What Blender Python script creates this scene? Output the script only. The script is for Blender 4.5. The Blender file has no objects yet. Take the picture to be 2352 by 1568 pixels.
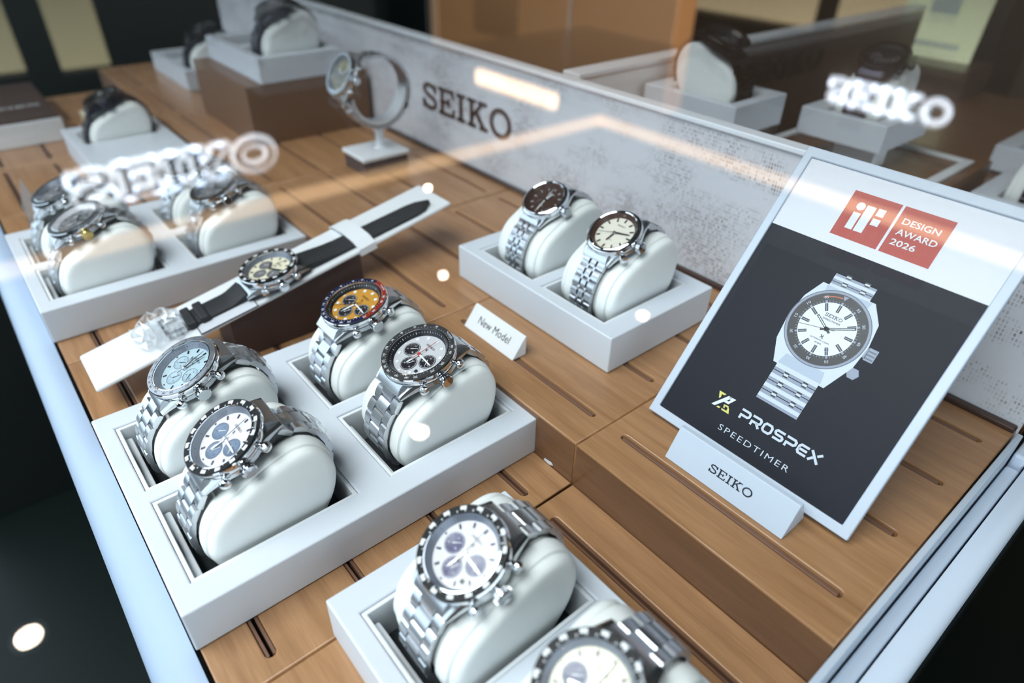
import bpy, math, random
from mathutils import Matrix, Vector, noise
PI = math.pi
C = bpy.context.scene.collection
SC = bpy.context.scene

# ---------------------------------------------------------------- camera, world, lights, exposure
cd = bpy.data.cameras.new('camera'); cam = bpy.data.objects.new('camera', cd); C.objects.link(cam)
cd.sensor_width = 36.0; cd.lens = 1515.68 * 36.0 / 2352.0; cd.clip_start = 0.01; cd.clip_end = 60
RT = ((0.6396106, 0.76846325, 0.01903981), (0.45220472, -0.35612038, -0.81773417), (-0.62161819, 0.53164133, -0.57528108))
right, down, fwd = [Vector(r) for r in RT]
up, back = -down, -fwd
cam.matrix_world = Matrix(((right.x, up.x, back.x, 0), (right.y, up.y, back.y, 0), (right.z, up.z, back.z, 0.275), (0, 0, 0, 1)))
cd.dof.use_dof = True; cd.dof.focus_distance = 0.335; cd.dof.aperture_fstop = 5.0
SC.camera = cam
SC.view_settings.view_transform = 'Standard'; SC.view_settings.look = 'None'; SC.view_settings.gamma = 1
SC.view_settings.exposure = 0.18
SC.cycles.max_bounces = 10; SC.cycles.transparent_max_bounces = 40; SC.cycles.caustics_reflective = False
SC.cycles.sample_clamp_indirect = 6.0
w = bpy.data.worlds.new('world'); SC.world = w; w.use_nodes = True
w.node_tree.nodes['Background'].inputs[0].default_value = (0.55, 0.75, 0.78, 1); w.node_tree.nodes['Background'].inputs[1].default_value = 0.12
CEIL = 1.6
def area(name, loc, size, power, color, target=None, sy=None):
    l = bpy.data.lights.new(name, 'AREA'); l.energy = power; l.color = color; l.shape = 'RECTANGLE'; l.size = size; l.size_y = sy or size
    o = bpy.data.objects.new(name, l); C.objects.link(o); o.location = loc
    if target: o.rotation_euler = (Vector(target) - Vector(loc)).to_track_quat('-Z', 'Y').to_euler()
    return o
area('key_light', (-0.32, -0.78, 1.57), 1.5, 54, (0.92, 0.985, 1.0), None, 1.1)  # added main lamp over the case, kept clear of the glass reflections
sl_ = bpy.data.lights.new('back_fill_spot', 'SPOT'); sl_.energy = 95; sl_.color = (1.0, 0.92, 0.82); sl_.spot_size = 1.25; sl_.spot_blend = 0.6; sl_.shadow_soft_size = 0.12  # added spot that brightens the furniture and walls behind the case
so_ = bpy.data.objects.new('back_fill_spot', sl_); C.objects.link(so_); so_.location = (0.15, 1.75, 1.45); so_.rotation_euler = (Vector((-2.3, 2.1, -0.25)) - so_.location).to_track_quat('-Z', 'Y').to_euler()

# ---------------------------------------------------------------- materials
def lin(c):
    return tuple((v / 12.92 if v <= 0.04045 else ((v + 0.055) / 1.055) ** 2.4) for v in [x / 255.0 for x in c]) + (1,)
M = {}
def mat(name, rgb, rough=0.5, metal=0.0, coat=0.0, emit=0.0, bump=0.0, bscale=800, spec=0.5):
    m = bpy.data.materials.new(name); m.use_nodes = True; nt = m.node_tree; b = nt.nodes['Principled BSDF']
    b.inputs['Base Color'].default_value = lin(rgb); b.inputs['Roughness'].default_value = rough; b.inputs['Metallic'].default_value = metal
    b.inputs['Coat Weight'].default_value = coat; b.inputs['Coat Roughness'].default_value = 0.05; b.inputs['Specular IOR Level'].default_value = spec
    if emit: b.inputs['Emission Color'].default_value = lin(rgb); b.inputs['Emission Strength'].default_value = emit
    if bump:
        tc = nt.nodes.new('ShaderNodeTexCoord'); n = nt.nodes.new('ShaderNodeTexNoise'); bp = nt.nodes.new('ShaderNodeBump')
        n.inputs['Scale'].default_value = bscale; n.inputs['Detail'].default_value = 3
        bp.inputs['Strength'].default_value = bump; bp.inputs['Distance'].default_value = 0.0006
        nt.links.new(tc.outputs['Object'], n.inputs['Vector']); nt.links.new(n.outputs['Fac'], bp.inputs['Height']); nt.links.new(bp.outputs['Normal'], b.inputs['Normal'])
    M[name] = m; return m
mat('steel', (205, 209, 213), 0.20, 1); mat('polished', (218, 221, 225), 0.07, 1); mat('brushed', (204, 208, 213), 0.29, 1)
mat('lacquer', (206, 213, 222), 0.45); mat('pad', (232, 236, 235), 0.62, bump=0.12, bscale=1500); mat('felt', (52, 56, 58), 0.9)
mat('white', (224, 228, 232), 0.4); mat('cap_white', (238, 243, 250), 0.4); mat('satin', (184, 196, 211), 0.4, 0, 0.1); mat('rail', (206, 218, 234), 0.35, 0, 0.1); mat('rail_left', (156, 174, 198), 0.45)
mat('black', (14, 15, 18), 0.35); mat('ink', (22, 26, 30), 0.5); mat('leather', (24, 26, 30), 0.65, bump=0.4, bscale=900)
mat('slot_wood', (112, 80, 62), 0.4); mat('trim_dark', (84, 66, 60), 0.25, 0.6); mat('dark', (10, 15, 15), 0.5); mat('gap', (22, 30, 46), 0.6)
mat('floor', (1, 15, 13), 0.45, spec=0.3); mat('wall', (112, 94, 78), 0.8); mat('wall_dark', (30, 38, 38), 0.8); mat('ceil', (36, 40, 42), 0.9)
mat('cab_brown', (172, 122, 78), 0.5); mat('cab_edge', (190, 150, 115), 0.5); mat('cab_black', (4, 11, 11), 0.35)
mat('brown_block', (112, 80, 56), 0.5); mat('umber', (66, 48, 44), 0.5); mat('plaque', (36, 34, 28), 0.4)
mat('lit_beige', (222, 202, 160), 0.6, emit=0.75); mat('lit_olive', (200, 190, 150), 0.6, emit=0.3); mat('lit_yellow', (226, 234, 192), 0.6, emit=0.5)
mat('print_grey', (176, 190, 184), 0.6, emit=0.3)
mat('cove', (255, 208, 158), 0.5, emit=1.1); mat('bar', (255, 214, 170), 0.5, emit=2.2); mat('lamp', (255, 244, 232), 0.5, emit=60)
mat('halo', (238, 246, 255), 0.5, emit=0.9); mat('halo_soft', (238, 246, 255), 0.5, emit=2.4); mat('sign_dark', (60, 38, 28), 0.6); mat('sign_face', (244, 248, 255), 0.5, emit=1.4); mat('fill_glow', (222, 240, 252), 0.5, emit=1.45); mat('fill_glow_side', (226, 240, 246), 0.5, emit=2.6); mat('panel_lit', (236, 244, 255), 0.5, emit=2.2)
mat('letter_brown', (76, 52, 42), 0.45); mat('letter_black', (6, 18, 18), 0.35)
mat('paper', (206, 210, 218), 0.4); mat('navy', (9, 14, 29), 0.5, 0, 0, spec=0.25); mat('red', (166, 50, 36), 0.45)
mat('p_light', (188, 199, 213), 0.4); mat('p_mid', (130, 141, 160), 0.4); mat('p_dark', (84, 90, 106), 0.4); mat('p_black', (24, 26, 32), 0.4)
mat('p_white', (208, 216, 226), 0.4); mat('p_yellow', (204, 200, 104), 0.4); mat('p_orange', (190, 90, 50), 0.4); mat('p_shade', (160, 174, 192), 0.4)
mat('d_white', (212, 211, 217), 0.35); mat('d_silver', (202, 204, 209), 0.35, 0.1); mat('d_yellow', (196, 142, 56), 0.35); mat('d_ice', (168, 192, 202), 0.35)
mat('d_cream', (232, 226, 200), 0.4); mat('d_brown', (62, 44, 38), 0.35); mat('d_ivory', (222, 218, 204), 0.4); mat('d_grey', (120, 124, 128), 0.35); mat('d_champ', (150, 146, 112), 0.35)
mat('d_dark', (26, 26, 34), 0.3)
mat('s_black', (34, 30, 38), 0.35); mat('s_blue', (92, 112, 138), 0.35); mat('s_violet', (94, 92, 122), 0.35); mat('s_navy', (70, 72, 104), 0.35); mat('s_ice', (156, 182, 194), 0.35); mat('s_grey', (120, 120, 124), 0.35)
mat('b_black', (9, 10, 13), 0.4, 0, 0, spec=0.2); mat('b_navy', (30, 32, 62), 0.2, 0, 0.5); mat('b_red', (136, 44, 34), 0.25, 0, 0.5); mat('b_grey', (92, 92, 94), 0.28, 0.7)
mat('b_steel', (176, 182, 188), 0.22, 1); mat('r_black', (26, 28, 34), 0.3); mat('r_grey', (128, 136, 150), 0.3, 0.4); mat('r_brown', (70, 46, 38), 0.3)
mat('lume', (232, 236, 238), 0.4); mat('hand_red', (186, 60, 44), 0.4); mat('num', (216, 220, 224), 0.4); mat('num_dark', (80, 84, 92), 0.4)
mat('gold', (214, 190, 120), 0.2, 1); mat('darksteel', (58, 58, 70), 0.25, 1); mat('bronze', (44, 36, 34), 0.28, 0.8)

def clear(name, tint, f0, gain=1.0, rough=0.0, haze=0.0):
    """thin clear sheet: lets light straight through and mirrors more the flatter one looks at it"""
    m = bpy.data.materials.new(name); m.use_nodes = True; nt = m.node_tree; N = nt.nodes; L = nt.links; N.clear()
    out = N.new('ShaderNodeOutputMaterial'); tr = N.new('ShaderNodeBsdfTransparent'); gl = N.new('ShaderNodeBsdfGlossy'); mx = N.new('ShaderNodeMixShader')
    tr.inputs[0].default_value = tint; gl.inputs['Roughness'].default_value = rough; gl.inputs['Color'].default_value = (1, 1, 1, 1)
    g = N.new('ShaderNodeNewGeometry'); dt = N.new('ShaderNodeVectorMath'); dt.operation = 'DOT_PRODUCT'
    L.new(g.outputs['Normal'], dt.inputs[0]); L.new(g.outputs['Incoming'], dt.inputs[1])
    def mth(op, a, b=None):
        n = N.new('ShaderNodeMath'); n.operation = op
        for i, v in enumerate((a, b)):
            if v is None: continue
            if isinstance(v, (int, float)): n.inputs[i].default_value = v
            else: L.new(v, n.inputs[i])
        return n.outputs[0]
    k = mth('POWER', mth('SUBTRACT', 1.0, mth('ABSOLUTE', dt.outputs['Value'])), 5.0)
    f = mth('MINIMUM', mth('MULTIPLY', mth('ADD', mth('MULTIPLY', k, 1 - f0), f0), gain), 1.0)
    L.new(f, mx.inputs[0]); L.new(tr.outputs[0], mx.inputs[1]); L.new(gl.outputs[0], mx.inputs[2])
    last = mx.outputs[0]
    if haze:
        df = N.new('ShaderNodeBsdfTranslucent'); d2 = N.new('ShaderNodeBsdfDiffuse'); ad = N.new('ShaderNodeMixShader'); m2 = N.new('ShaderNodeMixShader')
        ad.inputs[0].default_value = .5; m2.inputs[0].default_value = haze
        L.new(df.outputs[0], ad.inputs[1]); L.new(d2.outputs[0], ad.inputs[2]); L.new(last, m2.inputs[1]); L.new(ad.outputs[0], m2.inputs[2]); last = m2.outputs[0]
    L.new(last, out.inputs[0]); M[name] = m; return m
clear('glass', (0.985, 0.99, 0.99, 1), 0.04); clear('crystal', (1, 1, 1, 1), 0.03, 0.35); clear('film', (0.96, 0.97, 0.98, 1), 0.06, 1.4, 0.04, 0.05)
clear('acrylic', (0.9, 0.93, 0.96, 1), 0.06, 1.0, 0.1, 0.35)

def wood(name, dark, light, rough=0.34):
    m = bpy.data.materials.new(name); m.use_nodes = True; nt = m.node_tree; N = nt.nodes; L = nt.links; b = N['Principled BSDF']
    tc = N.new('ShaderNodeTexCoord'); mp = N.new('ShaderNodeMapping'); mp.inputs['Scale'].default_value = (4, 60, 60)
    oi = N.new('ShaderNodeObjectInfo'); va = N.new('ShaderNodeVectorMath'); va.operation = 'ADD'
    L.new(tc.outputs['Object'], va.inputs[0]); L.new(oi.outputs['Random'], va.inputs[1])
    n1 = N.new('ShaderNodeTexNoise'); n1.inputs['Scale'].default_value = 2.2; n1.inputs['Detail'].default_value = 6; n1.inputs['Distortion'].default_value = 0.6
    n2 = N.new('ShaderNodeTexNoise'); n2.inputs['Scale'].default_value = 14; n2.inputs['Detail'].default_value = 4
    L.new(va.outputs[0], mp.inputs[0]); L.new(mp.outputs[0], n1.inputs['Vector']); L.new(mp.outputs[0], n2.inputs['Vector'])
    mx = N.new('ShaderNodeMath'); mx.operation = 'MULTIPLY_ADD'; mx.inputs[1].default_value = 0.35; L.new(n2.outputs['Fac'], mx.inputs[0]); 
    m0 = N.new('ShaderNodeMath'); m0.operation = 'MULTIPLY'; m0.inputs[1].default_value = 0.65; L.new(n1.outputs['Fac'], m0.inputs[0]); L.new(m0.outputs[0], mx.inputs[2])
    cr = N.new('ShaderNodeValToRGB'); cr.color_ramp.elements[0].position = 0.28; cr.color_ramp.elements[1].position = 0.74
    cr.color_ramp.elements[0].color = lin(dark); cr.color_ramp.elements[1].color = lin(light)
    L.new(mx.outputs[0], cr.inputs[0]); L.new(cr.outputs[0], b.inputs['Base Color']); b.inputs['Roughness'].default_value = rough
    b.inputs['Coat Weight'].default_value = 0.15; b.inputs['Coat Roughness'].default_value = 0.2
    M[name] = m
wood('wood', (136, 97, 64), (178, 136, 97)); wood('wood_dark', (98, 68, 46), (126, 90, 62))  # the darker wood also stands for shade on the step fronts

def weave():
    m = bpy.data.materials.new('weave'); m.use_nodes = True; nt = m.node_tree; N = nt.nodes; L = nt.links; b = N['Principled BSDF']
    tc = N.new('ShaderNodeTexCoord')
    def band(scale, det):
        mp = N.new('ShaderNodeMapping'); mp.inputs['Scale'].default_value = scale; n = N.new('ShaderNodeTexNoise'); n.inputs['Scale'].default_value = 1; n.inputs['Detail'].default_value = det
        L.new(tc.outputs['Object'], mp.inputs[0]); L.new(mp.outputs[0], n.inputs['Vector']); return n.outputs['Fac']
    big = band((22, 1, 40), 2)
    def mth(op, a, c):
        n = N.new('ShaderNodeMath'); n.operation = op
        for i, x in enumerate((a, c)):
            if isinstance(x, (int, float)): n.inputs[i].default_value = x
            else: L.new(x, n.inputs[i])
        return n.outputs[0]
    sp = N.new('ShaderNodeSeparateXYZ'); cb = N.new('ShaderNodeCombineXYZ'); L.new(tc.outputs['Object'], sp.inputs[0]); L.new(sp.outputs['X'], cb.inputs['X']); L.new(sp.outputs['Z'], cb.inputs['Y'])
    bk = N.new('ShaderNodeTexBrick'); bk.offset = 0.0; bk.inputs['Scale'].default_value = 1; bk.inputs['Mortar Size'].default_value = .00045; bk.inputs['Mortar Smooth'].default_value = .3
    bk.inputs['Brick Width'].default_value = .0019; bk.inputs['Row Height'].default_value = .0026; bk.inputs['Color1'].default_value = (0, 0, 0, 1); bk.inputs['Color2'].default_value = (1, 1, 1, 1); bk.inputs['Mortar'].default_value = (0, 0, 0, 1)
    L.new(cb.outputs[0], bk.inputs['Vector'])
    s = mth('MULTIPLY', bk.outputs['Color'], mth('MAXIMUM', mth('MULTIPLY', mth('SUBTRACT', big, 0.40), 3.6), 0.0))
    cr = N.new('ShaderNodeValToRGB'); e = cr.color_ramp.elements; e[0].position = 0.05; e[0].color = lin((210, 212, 219)); e[1].position = 0.7; e[1].color = lin((124, 112, 110))
    L.new(s, cr.inputs[0]); L.new(cr.outputs[0], b.inputs['Base Color']); b.inputs['Roughness'].default_value = 0.6; M['weave'] = m
weave()

# ---------------------------------------------------------------- mesh helpers
I4 = Matrix.Identity(4)
class MB:
    def __init__(s): s.v = []; s.f = []; s.mi = []; s.cur = 0
    def add(s, vs, fs, T=None):
        o = len(s.v); s.v += [tuple(T @ Vector(p)) for p in vs] if T is not None else [tuple(p) for p in vs]
        for f in fs: s.f.append(tuple(i + o for i in f)); s.mi.append(s.cur)
        return s
    def box(s, x0, x1, y0, y1, z0, z1, T=None):
        return s.add([(x0, y0, z0), (x1, y0, z0), (x1, y1, z0), (x0, y1, z0), (x0, y0, z1), (x1, y0, z1), (x1, y1, z1), (x0, y1, z1)],
                     [(0, 3, 2, 1), (4, 5, 6, 7), (0, 1, 5, 4), (1, 2, 6, 5), (2, 3, 7, 6), (3, 0, 4, 7)], T)
    def lathe(s, prof, n=48, T=None, closed=False):      # prof: (r, z)
        vs = []; fs = []; m = len(prof)
        for i in range(n):
            a = 2 * PI * i / n
            for r, z in prof: vs.append((r * math.cos(a), r * math.sin(a), z))
        for i in range(n):
            j = (i + 1) % n
            for k in range(m if closed else m - 1):
                k2 = (k + 1) % m; fs.append((i * m + k, j * m + k, j * m + k2, i * m + k2))
        if not closed:
            if prof[0][0] > 1e-6: fs.append(tuple(i * m for i in range(n))[::-1])
            if prof[-1][0] > 1e-6: fs.append(tuple(i * m + m - 1 for i in range(n)))
        return s.add(vs, fs, T)
    def ring(s, r0, r1, z0, z1, n=64, T=None, a0=0, a1=2 * PI):
        full = abs(a1 - a0) > 6.28; k = n if full else n + 1; vs = []; fs = []
        for i in range(k):
            a = a0 + (a1 - a0) * i / n
            for r, z in ((r0, z0), (r1, z0), (r1, z1), (r0, z1)): vs.append((r * math.cos(a), r * math.sin(a), z))
        for i in range(n):
            j = (i + 1) % k
            for q in range(4): q2 = (q + 1) % 4; fs.append((i * 4 + q, j * 4 + q, j * 4 + q2, i * 4 + q2))
        return s.add(vs, fs, T)
    def prism(s, poly, z0, z1, T=None):                  # poly: (x, y)
        n = len(poly); vs = [(x, y, z0) for x, y in poly] + [(x, y, z1) for x, y in poly]
        ar = sum(poly[i][0] * poly[(i + 1) % n][1] - poly[(i + 1) % n][0] * poly[i][1] for i in range(n))
        fs = [tuple(range(n))[::-1], tuple(range(n, 2 * n))] + [(i, (i + 1) % n, n + (i + 1) % n, n + i) for i in range(n)]
        if ar < 0: fs = [f[::-1] for f in fs]
        return s.add(vs, fs, T)
    def loft(s, rings, caps=True, T=None):
        n = len(rings[0]); vs = [p for r in rings for p in r]; fs = []
        for i in range(len(rings) - 1):
            for k in range(n): k2 = (k + 1) % n; fs.append((i * n + k, i * n + k2, (i + 1) * n + k2, (i + 1) * n + k))
        if caps: fs.append(tuple(range(n))[::-1]); fs.append(tuple((len(rings) - 1) * n + k for k in range(n)))
        return s.add(vs, fs, T)
    def tube(s, pts, r, n=8, T=None):
        pts = [Vector(p) for p in pts]; rings = []
        for i, p in enumerate(pts):
            t = (pts[min(i + 1, len(pts) - 1)] - pts[max(i - 1, 0)]).normalized(); a = t.orthogonal() if i == 0 else (a0 - t * a0.dot(t)); a = a.normalized(); a0 = a; b = t.cross(a)
            rr = r[i] if isinstance(r, (list, tuple)) else r
            rings.append([p + (a * math.cos(2 * PI * k / n) + b * math.sin(2 * PI * k / n)) * rr for k in range(n)])
        return s.loft(rings, True, T)
    def build(s, name, m, parent=None, smooth=None, bevel=0, T=None, seg=2, ang=35):
        me = bpy.data.meshes.new(name); me.from_pydata(s.v, [], s.f); me.validate()
        for x in (m if isinstance(m, (list, tuple)) else [m]): me.materials.append(M[x])
        if isinstance(m, (list, tuple)) and len(me.polygons) == len(s.mi): me.polygons.foreach_set('material_index', s.mi)
        o = bpy.data.objects.new(name, me); C.objects.link(o)
        if parent: o.parent = parent
        if T is not None: o.matrix_local = T
        if smooth is not None: me.shade_smooth(); me.set_sharp_from_angle(angle=math.radians(smooth))
        if bevel:
            b = o.modifiers.new('edge', 'BEVEL'); b.width = bevel; b.segments = seg; b.limit_method = 'ANGLE'; b.angle_limit = math.radians(ang); b.harden_normals = False
        return o
def thing(name, label, cat, loc=(0, 0, 0), rotz=0, group=None):
    o = bpy.data.objects.new(name, None); C.objects.link(o); o.location = loc; o.rotation_euler = (0, 0, rotz); o.empty_display_size = .01
    return tag(o, label, cat, group)
def tag(o, label, cat, group=None):
    o['label'] = label; o['category'] = cat
    if group: o['group'] = group
    return o
def struct(o): o['kind'] = 'structure'; return o
def TR(x=0, y=0, z=0): return Matrix.Translation((x, y, z))
def RX(a): return Matrix.Rotation(a, 4, 'X')
def RY(a): return Matrix.Rotation(a, 4, 'Y')
def RZ(a): return Matrix.Rotation(a, 4, 'Z')

# lettering --------------------------------------------------------------------------------
_tc = {}
def glyphs(txt, size, depth=0.0, align='CENTER', space=1.0, bold=0.0):
    k = (txt, align, space, bold, depth > 0)
    if k not in _tc:
        cu = bpy.data.curves.new('t', 'FONT'); cu.body = txt; cu.size = 1; cu.align_x = align; cu.align_y = 'CENTER'; cu.space_character = space; cu.offset = bold; cu.resolution_u = 3
        if depth: cu.extrude = 0.5
        o = bpy.data.objects.new('t', cu); C.objects.link(o); dg = bpy.context.evaluated_depsgraph_get(); me = bpy.data.meshes.new_from_object(o.evaluated_get(dg))
        _tc[k] = ([tuple(v.co) for v in me.vertices], [tuple(p.vertices) for p in me.polygons]); bpy.data.objects.remove(o); bpy.data.curves.remove(cu); bpy.data.meshes.remove(me)
    vs, fs = _tc[k]; return [(x * size, y * size, (z + .5) * depth if depth else 0) for x, y, z in vs], fs
def width(vs): return max(v[0] for v in vs) - min(v[0] for v in vs)
def fit_text(mb, txt, w, h, T, depth=0.0, bold=0.0, space=1.0, align='CENTER'):
    vs, fs = glyphs(txt, 1, 0, 'CENTER', space, bold); x0 = min(v[0] for v in vs); x1 = max(v[0] for v in vs); y0 = min(v[1] for v in vs); y1 = max(v[1] for v in vs)
    mb.add([((v[0] - (x0 + x1) / 2) / (x1 - x0) * w + (w / 2 if align == 'LEFT' else 0), (v[1] - (y0 + y1) / 2) / (y1 - y0) * h, depth) for v in vs], fs, T)
def stroke(pts, wd, closed=False):
    n = len(pts); L = []; R = []
    for i in range(n):
        p = Vector(pts[i]).to_2d()
        a = Vector(pts[i - 1]).to_2d() if (i > 0 or closed) else None; b = Vector(pts[(i + 1) % n]).to_2d() if (i < n - 1 or closed) else None
        d1 = (p - a).normalized() if a is not None else None; d2 = (b - p).normalized() if b is not None else None
        d1 = d1 or d2; d2 = d2 or d1; n1 = Vector((-d1.y, d1.x)); n2 = Vector((-d2.y, d2.x)); m = (n1 + n2)
        m = m.normalized() if m.length > 1e-4 else n1; k = min(1 / max(m.dot(n1), .35), 2.2) * wd / 2
        L.append(tuple(p + m * k)); R.append(tuple(p - m * k))
    return [[L[i], R[i], R[(i + 1) % n], L[(i + 1) % n]] for i in range(n if closed else n - 1)]
def rect(x0, x1, y0, y1): return [[(x0, y0), (x1, y0), (x1, y1), (x0, y1)]]
def slab_letters():
    t = .12; s = .17
    S = [(.84, .74), (.80, .84), (.68, .91), (.48, .94), (.28, .91), (.17, .82), (.17, .70), (.28, .60), (.50, .53), (.72, .46), (.85, .35), (.86, .22), (.76, .11), (.52, .06), (.30, .09), (.17, .18), (.12, .30)]
    return [(.98, stroke(S, .145) + rect(.80, .91, .66, .98) + rect(.06, .17, .02, .36)),
            (1.0, rect(.12, .12 + s, 0, 1) + rect(0, .93, 0, t) + rect(0, .90, 1 - t, 1) + rect(.2, .62, .45, .56) + rect(.84, .95, 0, .30) + rect(.81, .92, .70, 1) + rect(.56, .66, .34, .67)),
            (.52, rect(.15, .15 + s, 0, 1) + rect(0, .47, 0, t) + rect(0, .47, 1 - t, 1)),
            (1.12, rect(.14, .14 + s, 0, 1) + rect(0, .46, 0, t) + rect(0, .46, 1 - t, 1) + stroke([(.26, .40), (.84, .96)], .12) + stroke([(.48, .58), (.90, .06)], .17) + rect(.62, 1.05, 1 - t, 1) + rect(.68, 1.10, 0, t)),
            (1.12, stroke([(.56 + .47 * math.cos(a * PI / 16), .5 + .445 * math.sin(a * PI / 16)) for a in range(32)], .15, True))]
def logo(mb, w, h, T, depth=0.0, gap=.10):
    Ls = slab_letters(); tot = sum(a for a, _ in Ls) + gap * (len(Ls) - 1); x = -tot / 2
    for adv, polys in Ls:
        for p in polys:
            q = [((px + x) / tot * w, (py - .5) * h) for px, py in p]
            if depth: mb.prism(q, 0, depth, T)
            else:
                ar = sum(q[i][0] * q[(i + 1) % len(q)][1] - q[(i + 1) % len(q)][0] * q[i][1] for i in range(len(q)))
                mb.add([(a, b, 0) for a, b in q], [tuple(range(len(q))) if ar > 0 else tuple(range(len(q)))[::-1]], T)
        x += adv + gap
def xmark(mb, s, T):
    for p in stroke([(-.5, .5), (.5, -.5)], .22) + stroke([(.5, .5), (-.5, -.5)], .22) + stroke([(-.5, .5), (-.1, .5)], .16) + stroke([(.5, -.5), (.1, -.5)], .16):
        mb.add([(a * s, b * s, 0) for a, b in p], [(0, 1, 2, 3)], T)

# ---------------------------------------------------------------- the room
FL = -0.9; WX, WY = -3.37, 3.68
m = MB(); m.box(WX, 3.0, -3.0, WY, FL - .1, FL); struct(m.build('floor', 'floor'))
m = MB(); m.box(WX, 3.0, -3.0, WY, CEIL, CEIL + .1); struct(m.build('ceiling', 'ceil'))
m = MB(); m.box(WX - .1, WX, -3.0, WY + .1, FL, CEIL + .1); struct(m.build('wall_left', 'wall_dark'))
m = MB(); m.box(WX, 3.0, WY, WY + .1, FL, CEIL + .1); struct(m.build('wall_back', 'wall'))
m = MB(); m.box(3.0, 3.1, -3.0, WY + .1, FL, CEIL + .1); struct(m.build('wall_right', 'wall'))
m = MB(); m.box(WX, 3.0, -3.1, -3.0, FL, CEIL + .1); struct(m.build('wall_front', 'wall'))
m = MB(); m.box(WX, WX + .075, -3.0, WY, CEIL - .05, CEIL - .001); struct(m.build('trim_1', 'cove'))
m = MB(); m.box(WX + .076, 3.0, WY - .075, WY, CEIL - .05, CEIL - .001); struct(m.build('trim_2', 'cove'))
for i, (x, y) in enumerate([(-1.376, .796), (-1.391, 1.893), (-1.361, -.292), (-2.169, 1.44), (-3.05, 1.95)]):
    r = [.024, .019, .026, .016, .016][i]
    t = thing('ceiling_downlight', ['round recessed downlight in the ceiling above the near end of the case', 'round recessed downlight second along the ceiling row', 'round recessed downlight above the dark floor side of the row',
        'small recessed downlight farther along the ceiling', 'small recessed downlight close to the left wall'][i], 'ceiling light', (x, y, CEIL), 0, 'ceiling downlights')
    a = MB(); a.ring(r, r + .012, -.006, 0); a.build('housing', 'white', t)
    a = MB(); a.lathe([(0, -.003), (r, -.003)], 32); a.build('lens', 'lamp', t)
for nm, bx in (('fill_panel_1', (WX + .001, WX + .03, -2.96, -.62, -.55, 1.4)), ('fill_panel_2', (-3.33, 1.2, -2.999, -2.97, -.55, 1.4)), ('fill_panel_3', (2.97, 2.999, -2.4, 1.6, -.5, 1.3))):
    a = MB(); a.box(*bx); wo = struct(a.build(nm, 'fill_glow' if nm != 'fill_panel_3' else 'fill_glow_side'))  # glowing slabs added on unseen walls to fill the trays and brighten steel
t = thing('added_glow_panel', 'large square glowing ceiling panel added out of view to brighten the steel', 'ceiling light', (-2.25, -1.45, CEIL))  # added emitter, gives the bracelets something bright to mirror
a = MB(); a.box(-.8, .8, -.62, .62, -.03, 0); a.build('frame', 'white', t, bevel=.004)
a = MB(); a.box(-.77, .77, -.59, .59, -.033, -.0302); a.build('glow_face', 'panel_lit', t)
# halo lit signs on the walls
for nm, lab, T, wd, hh in (('wall_sign', 'halo lit slab letter wall sign on the left wall', Matrix.Translation((WX + .03, .745, 1.30)) @ RZ(PI / 2) @ RX(PI / 2), .93, .145),
                           ('wall_sign', 'halo lit slab letter wall sign on the back wall', Matrix.Translation((-1.41, WY - .03, 1.02)) @ RX(PI / 2), .62, .115)):
    t = thing(nm, lab, 'sign', T.translation, 0, 'halo lit wall signs'); TT = T.copy(); TT.translation = (0, 0, 0)
    big_ = wd > .8
    a = MB(); logo(a, wd, hh, TR(0, 0, .010), .014); a.build('letters', 'sign_dark' if big_ else 'sign_face', t, T=TT)
    a = MB(); g_ = .020 if big_ else .008
    for q in range(8): logo(a, wd, hh, TR(g_ * math.cos(q * PI / 4), g_ * math.sin(q * PI / 4), q * .0005), .004)
    a.build('halo_backing', 'halo_soft' if big_ else 'halo', t, T=TT)
# furniture behind
def cabinet(name, label, x0, x1, y0, y1, z1, mname, panels=(), cat='cabinet'):
    t = thing(name, label, cat, ((x0 + x1) / 2, (y0 + y1) / 2, FL)); ox, oy = t.location.x, t.location.y
    a = MB(); a.box(x0 - ox, x1 - ox, y0 - oy, y1 - oy, 0, z1 - FL); a.build('body', mname, t, bevel=.006)
    for pn, (a0, a1, b0, b1, c0, c1), pm in panels:
        a = MB(); a.box(a0 - ox, a1 - ox, b0 - oy, b1 - oy, c0 - FL, c1 - FL); a.build(pn, pm, t, bevel=.003)
    return t
cabinet('tall_cabinet', 'tall brown wooden cabinet with a dark plaque behind the display case', -2.855, -1.447, 1.9, 2.0, .80, 'cab_brown',
        [('plaque', (-2.51, -2.23, 1.885, 1.9, -.275, .2), 'plaque'), ('edge_strip', (-2.855, -2.80, 1.894, 1.9, FL, .79), 'cab_edge'), ('header_lamp', (-2.51, -1.99, 1.89, 1.92, .845, .905), 'bar')])
cabinet('black_column', 'narrow black column left of the tall brown cabinet', -3.22, -2.86, 1.88, 2.3, 1.2, 'cab_black', cat='column')
cabinet('wall_display', 'black wall display with lit beige panels at the top right', -2.42, -.9, 3.2, 3.6, .45, 'cab_black',
        [('lit_panel', (-2.32, -1.66, 3.19, 3.2, -.265, .3), 'lit_beige'), ('lit_panel', (-1.56, -1.232, 3.19, 3.2, -.27, .3), 'lit_beige')])
cabinet('wall_display', 'black wall display with olive lit panels at the top left', -3.34, -2.9, -.6, .95, .45, 'cab_black',
        [('lit_panel', (-2.9, -2.89, -.1, .255, -.30, .35), 'lit_olive'), ('lit_panel', (-2.9, -2.89, .36, .517, -.312, .35), 'lit_olive')])
cabinet('counter', 'dark counter standing behind the left end of the display case', -2.4, -1.45, -.3, 1.4, -.32, 'cab_black')

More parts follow.
